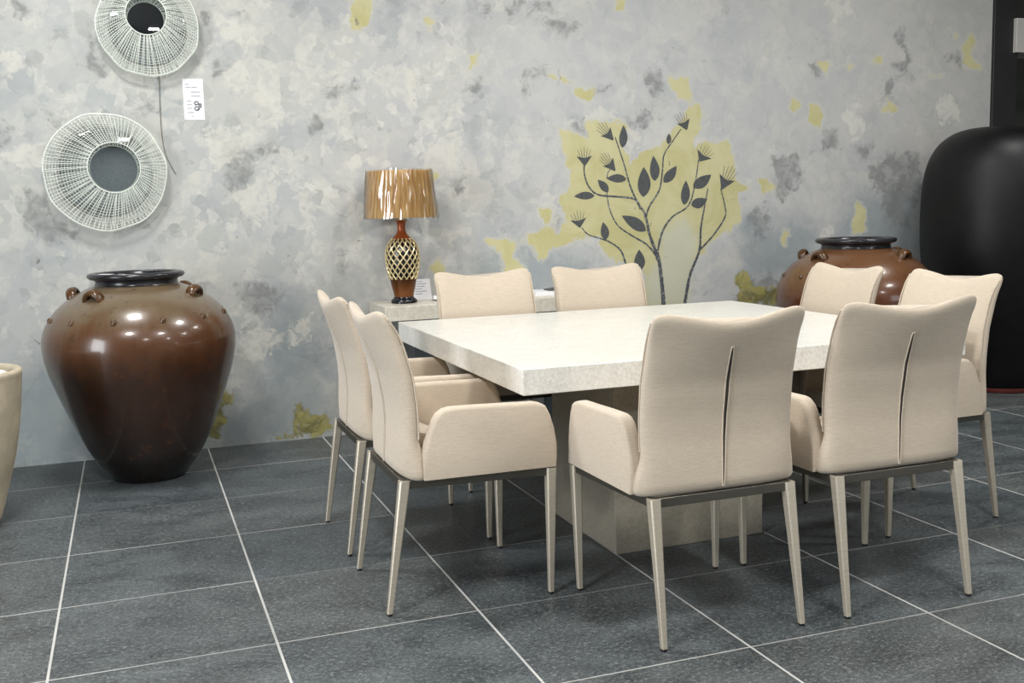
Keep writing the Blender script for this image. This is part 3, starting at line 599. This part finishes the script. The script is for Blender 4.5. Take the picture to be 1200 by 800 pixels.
for i in range(26):
    t = i/25; z = SZ0-.006+(SZ1-SZ0+.012)*t; r0 = SH0+(SH1-SH0)*t+.012; r = []
    for j in range(nseg):
        a = 2*PI*j/nseg; w = sum(am[q]*math.sin(fr[q]*a+ph[q]+t*(fr[q] % 7-3)*2.6) for q in range(24))/24
        r.append(((r0+.024*w)*math.cos(a), (r0+.024*w)*math.sin(a), z+.004*math.sin(9*a+ph[i % 24])*(1 if i in (0, 25) else 0)))
    rs.append(r)
mb.rings(rs, False, False); fm = mb.build('plastic_wrap', m_film, sh, angle=2.); fm['label'] = 'crumpled clear plastic wrap'
# things on the console
m_paper = simple('white_card', (.78, .78, .80), .6, var=.03); m_print = simple('grey_print', s2l(158, 160, 168), .7)
pc = thing('price_card', 'small white printed card standing on the console behind the lamp foot', 'card', (1.862, -.06, .76))
mb = MB(); mb.add([(-.055,-.02,0),(.055,-.02,0),(.055,.02,.115),(-.055,.02,.115),(-.055,-.018,0),(.055,-.018,0),(.055,.022,.115),(-.055,.022,.115)], [(0,1,2,3),(7,6,5,4),(0,4,5,1),(1,5,6,2),(2,6,7,3),(3,7,4,0)]); mb.build('card', m_paper, pc, smooth=False)
mb = MB()
for i, w in enumerate((.05, .07, .06, .045, .07, .04)):
    t0, t1 = .9-.12*i, .9-.12*i-.035; mb.add([(-.04, -.0205-.0006+.04*t0, .115*t0), (-.04+w, -.0211+.04*t0, .115*t0), (-.04+w, -.0211+.04*t1, .115*t1), (-.04, -.0211+.04*t1, .115*t1)], [(0,1,2,3)])
mb.build('printed_lines', m_print, pc, smooth=False)
ch = thing('card_holder', 'small white card holder with dark base on the console right of the lamp', 'card holder', (1.925, -.20, .76))
mb = MB(); mb.box(-.035, .035, -.02, .02, .006, .028); mb.build('holder_body', m_paper, ch, bevel=.003); mb = MB(); mb.box(-.033, .033, -.018, .018, 0, .006); mb.build('holder_base', m_blk, ch, smooth=False)
pb = thing('paper_stack', 'low stack of white papers on the console between the two far chairs', 'papers', (2.60, -.20, .76))
mb = MB(); mb.box(-.13, .13, -.10, .10, 0, .016); mb.box(-.125, .128, -.098, .102, .016, .022); mb.build('sheets', m_paper, pb, bevel=.001)
br = MB(); br.add([(-.06,-.05,.0005),(.06,-.05,.0005),(.06,.05,.0005),(-.06,.05,.0005),(-.06,-.05,.004),(.06,-.05,.012),(.06,.05,.020),(-.06,.05,.006)], [(0,3,2,1),(4,5,6,7),(0,1,5,4),(1,2,6,5),(2,3,7,6),(3,0,4,7)])
bo = br.build('leaflet', simple('leaflet_print', s2l(44, 46, 52), .3), smooth=False); bo.location = (2.635, -.21, .782); tag(bo, 'small dark glossy leaflet lying on the white paper stack on the console', 'leaflet')
# coil of dark cable on the console's base side
mb = MB(); pts = [(.055*math.cos(a)*(1+.15*math.sin(2.3*a)), .05*math.sin(a), .02+.006*a+.01*math.sin(3*a)) for a in np.linspace(0, 8*PI, 90)]
mb.tube(pts, .005, 6); cb = mb.build('cable_coil', simple('black_cable', s2l(18, 19, 22), .4)); cb.location = (1.62, -.16, 0.0); tag(cb, 'coil of black cable on the floor under the left end of the console', 'cable')

# ================================================================== WOVEN MIRRORS
m_wire = simple('painted_wire', s2l(222, 226, 218), .5, var=.06, vscale=20); m_mir, nt, b = new_mat('mirror_glass'); b.inputs['Metallic'].default_value = 1.; b.inputs['Roughness'].default_value = .02; b.inputs['Base Color'].default_value = (.80, .83, .83, 1)
m_back = simple('mirror_back', s2l(120, 124, 120), .6)
def mirror(label, x, z, R, hx, hz, hr, mr, seed):
    t = thing('wall_mirror', label, 'mirror', (x, -.004, z), 0, 'round woven wire mirrors on the wall'); r2 = np.random.default_rng(seed)
    def ring(rad, cx, cz, y, n=72, j=0.): 
        return [(cx+(rad+j*math.sin(7*2*PI*i/n+seed)+j*.6*math.sin(11*2*PI*i/n))*math.cos(2*PI*i/n), y, cz+(rad+j*math.sin(7*2*PI*i/n+seed)+j*.6*math.sin(11*2*PI*i/n))*math.sin(2*PI*i/n)) for i in range(n)]
    mb = MB(); mb.rings([ring(mr, 0, 0, -.001), ring(mr, 0, 0, -.012), ring(mr-.004, 0, 0, -.0122)], True, False); mb.build('backing', m_back, t)
    mb = MB(); mb.rings([ring(mr-.003, 0, 0, -.0124), ring(mr-.003, 0, 0, -.0145), ring(mr-.008, 0, 0, -.0155)], True, True); gm = mb.build('mirror_disc', m_mir, t, angle=.2)
    mb = MB(); n = 92
    for k in range(n):
        a = 2*PI*(k+r2.uniform(-.28, .28))/n; a2 = a+r2.uniform(-.035, .035); Ro = R*(1+.010*math.sin(7*a+seed)+.006*math.sin(11*a))+r2.uniform(-.002, .002); hh = hr*(1+r2.uniform(-.02, .02))
        p0 = (hx+hh*math.cos(a2), -.085, hz+hh*math.sin(a2)); pm = (.5*(hx+hh*math.cos(a2))+.5*Ro*math.cos(a), -.082, .5*(hz+hh*math.sin(a2))+.5*Ro*math.sin(a)); p1 = (Ro*.985*math.cos(a), -.062, Ro*.985*math.sin(a)); p2 = (Ro*math.cos(a), -.050, Ro*math.sin(a)); p3 = (mr*1.06*math.cos(a), -.008, mr*1.06*math.sin(a))
        mb.tube([p0, pm, p1, p2, p3], .0019, 4)
    mb.build('radial_wires', m_wire, t)
    mb = MB()
    for i in range(15):
        u = (i/14)**.95; rad = hr+(R*.985-hr)*u; mb.tube(ring(rad, hx*(1-u), hz*(1-u), -.086+.022*u**2, 80, .0025*u), .0030 if i in (0, 14) else .0009, 5, True)
    for u in (.0, .25, .5, .75, 1.):
        mb.tube(ring(R+(mr*1.06-R)*u, 0, 0, -.050+.042*u, 80, .0025*(1-u)), .0020 if u in (0, 1) else .0012, 5, True)
    mb.build('ring_wires', m_wire, t); return t
mirror('round white woven-wire mirror on the wall, the whole lower one above the big jar', .213, 1.506, .300, .042, .022, .128, .225, 1)
mirror('round white woven-wire mirror cut off by the top edge of the photo', .467, 2.243, .252, -.006, .052, .100, .190, 4)
# hanging wire between the mirrors
x0, z0 = on_wall(187, 93); pts = smoothcurve([(*on_wall(u, v),) for u, v in ((186, 80), (187, 110), (188, 135), (190, 160), (195, 183), (206, 204))], 30)
mb = MB(); mb.tube([(p[0], -.004, p[1]) for p in pts], .0022, 6); hw = mb.build('hanging_wire', simple('grey_wire', s2l(120, 118, 108), .6)); tag(hw, 'thin grey hanging wire on the wall between the two woven mirrors', 'wire')
# price tag on the wall
tx, tz = .6745, 1.882; pg = thing('price_tag', 'white printed price tag stuck to the wall right of the upper mirror', 'price tag', (tx, 0, tz), 0)
mb = MB(); w, h = .0525, .107; mb.box(-w, w, -.003, .0004, -h, h); mb.build('card', m_paper, pg, smooth=False)
mb = MB()
def bar(x0, x1, z, hh=.0022): mb.add([(x0,-.0034,z-hh),(x1,-.0034,z-hh),(x1,-.0034,z+hh),(x0,-.0034,z+hh)], [(0,1,2,3)])
for x0, x1, z in [(-.040,-.020,.078),(-.040,-.012,.063),(-.008,.020,.063),(-.012,.034,.038),(-.012,.034,.018),(-.035,-.012,-.008),(-.035,-.010,-.026),(-.035,-.012,-.046),(-.035,-.004,-.068),(-.014,-.006,-.088)]: bar(x0, x1, z)
mb.build('printed_lines', m_print, pg, smooth=False)
mb = MB()
for cx_, cz_, r in ((.012,-.018,.010),(.013,-.047,.012),(.030,-.031,.007)): mb.tube([(cx_+r*math.cos(a), -.0036, cz_+r*.8*math.sin(a)) for a in np.linspace(0, 2*PI, 14)[:-1]], .0028, 5, True)
for a, c in (((.004,-.03),(.035,-.02)), ((.010,-.055),(.036,-.038))): mb.tube([(a[0],-.0036,a[1]),(c[0],-.0036,c[1])], .0018, 5)
mb.build('printed_symbol', simple('dark_print', s2l(105, 107, 112), .7), pg)

# ================================================================== LIGHT
def area(name, loc, sx, sy, power, col=(1, .97, .92), rot=(0, 0, 0), spread=PI):
    l = bpy.data.lights.new(name, 'AREA'); l.shape = 'RECTANGLE'; l.size = sx; l.size_y = sy; l.energy = power; l.color = col; l.spread = spread
    o = bpy.data.objects.new(name, l); COL.objects.link(o); o.location = loc; o.rotation_euler = rot; return o
for x, y, p in [(.1, -1.6, 52), (2.7, -1.9, 44), (5.0, -1.8, 30), (-.6, -4.2, 84), (2.2, -4.6, 60), (5.4, -4.2, 44), (1.0, -7.4, 50), (4.5, -7.2, 50)]:
    area('ceiling_light', (x, y, 3.38), .5, .5, p, (1, .985, .96))
# daylight through the shop windows: one left of the room, one behind the camera
area('window_light', (-4.45, -4.7, 1.6), 2.2, 3.2, 240, (.92, .96, 1.0), (PI/2, 0, -PI/2))
area('window_light', (7.4, -9.55, 1.6), 2.3, 2.2, 40, (.92, .96, 1.0), (PI/2, 0, 0))
wd = bpy.data.worlds.new('world'); SC.world = wd; wd.use_nodes = True
wd.node_tree.nodes['Background'].inputs[0].default_value = (.85, .92, 1, 1); wd.node_tree.nodes['Background'].inputs[1].default_value = .6
vs_ = SC.view_settings; vs_.view_transform = 'Standard'; vs_.look = 'None'; vs_.gamma = 1; vs_.use_curve_mapping = False; vs_.exposure = 0.14
SC.cycles.max_bounces = 8; SC.cycles.use_denoising = True
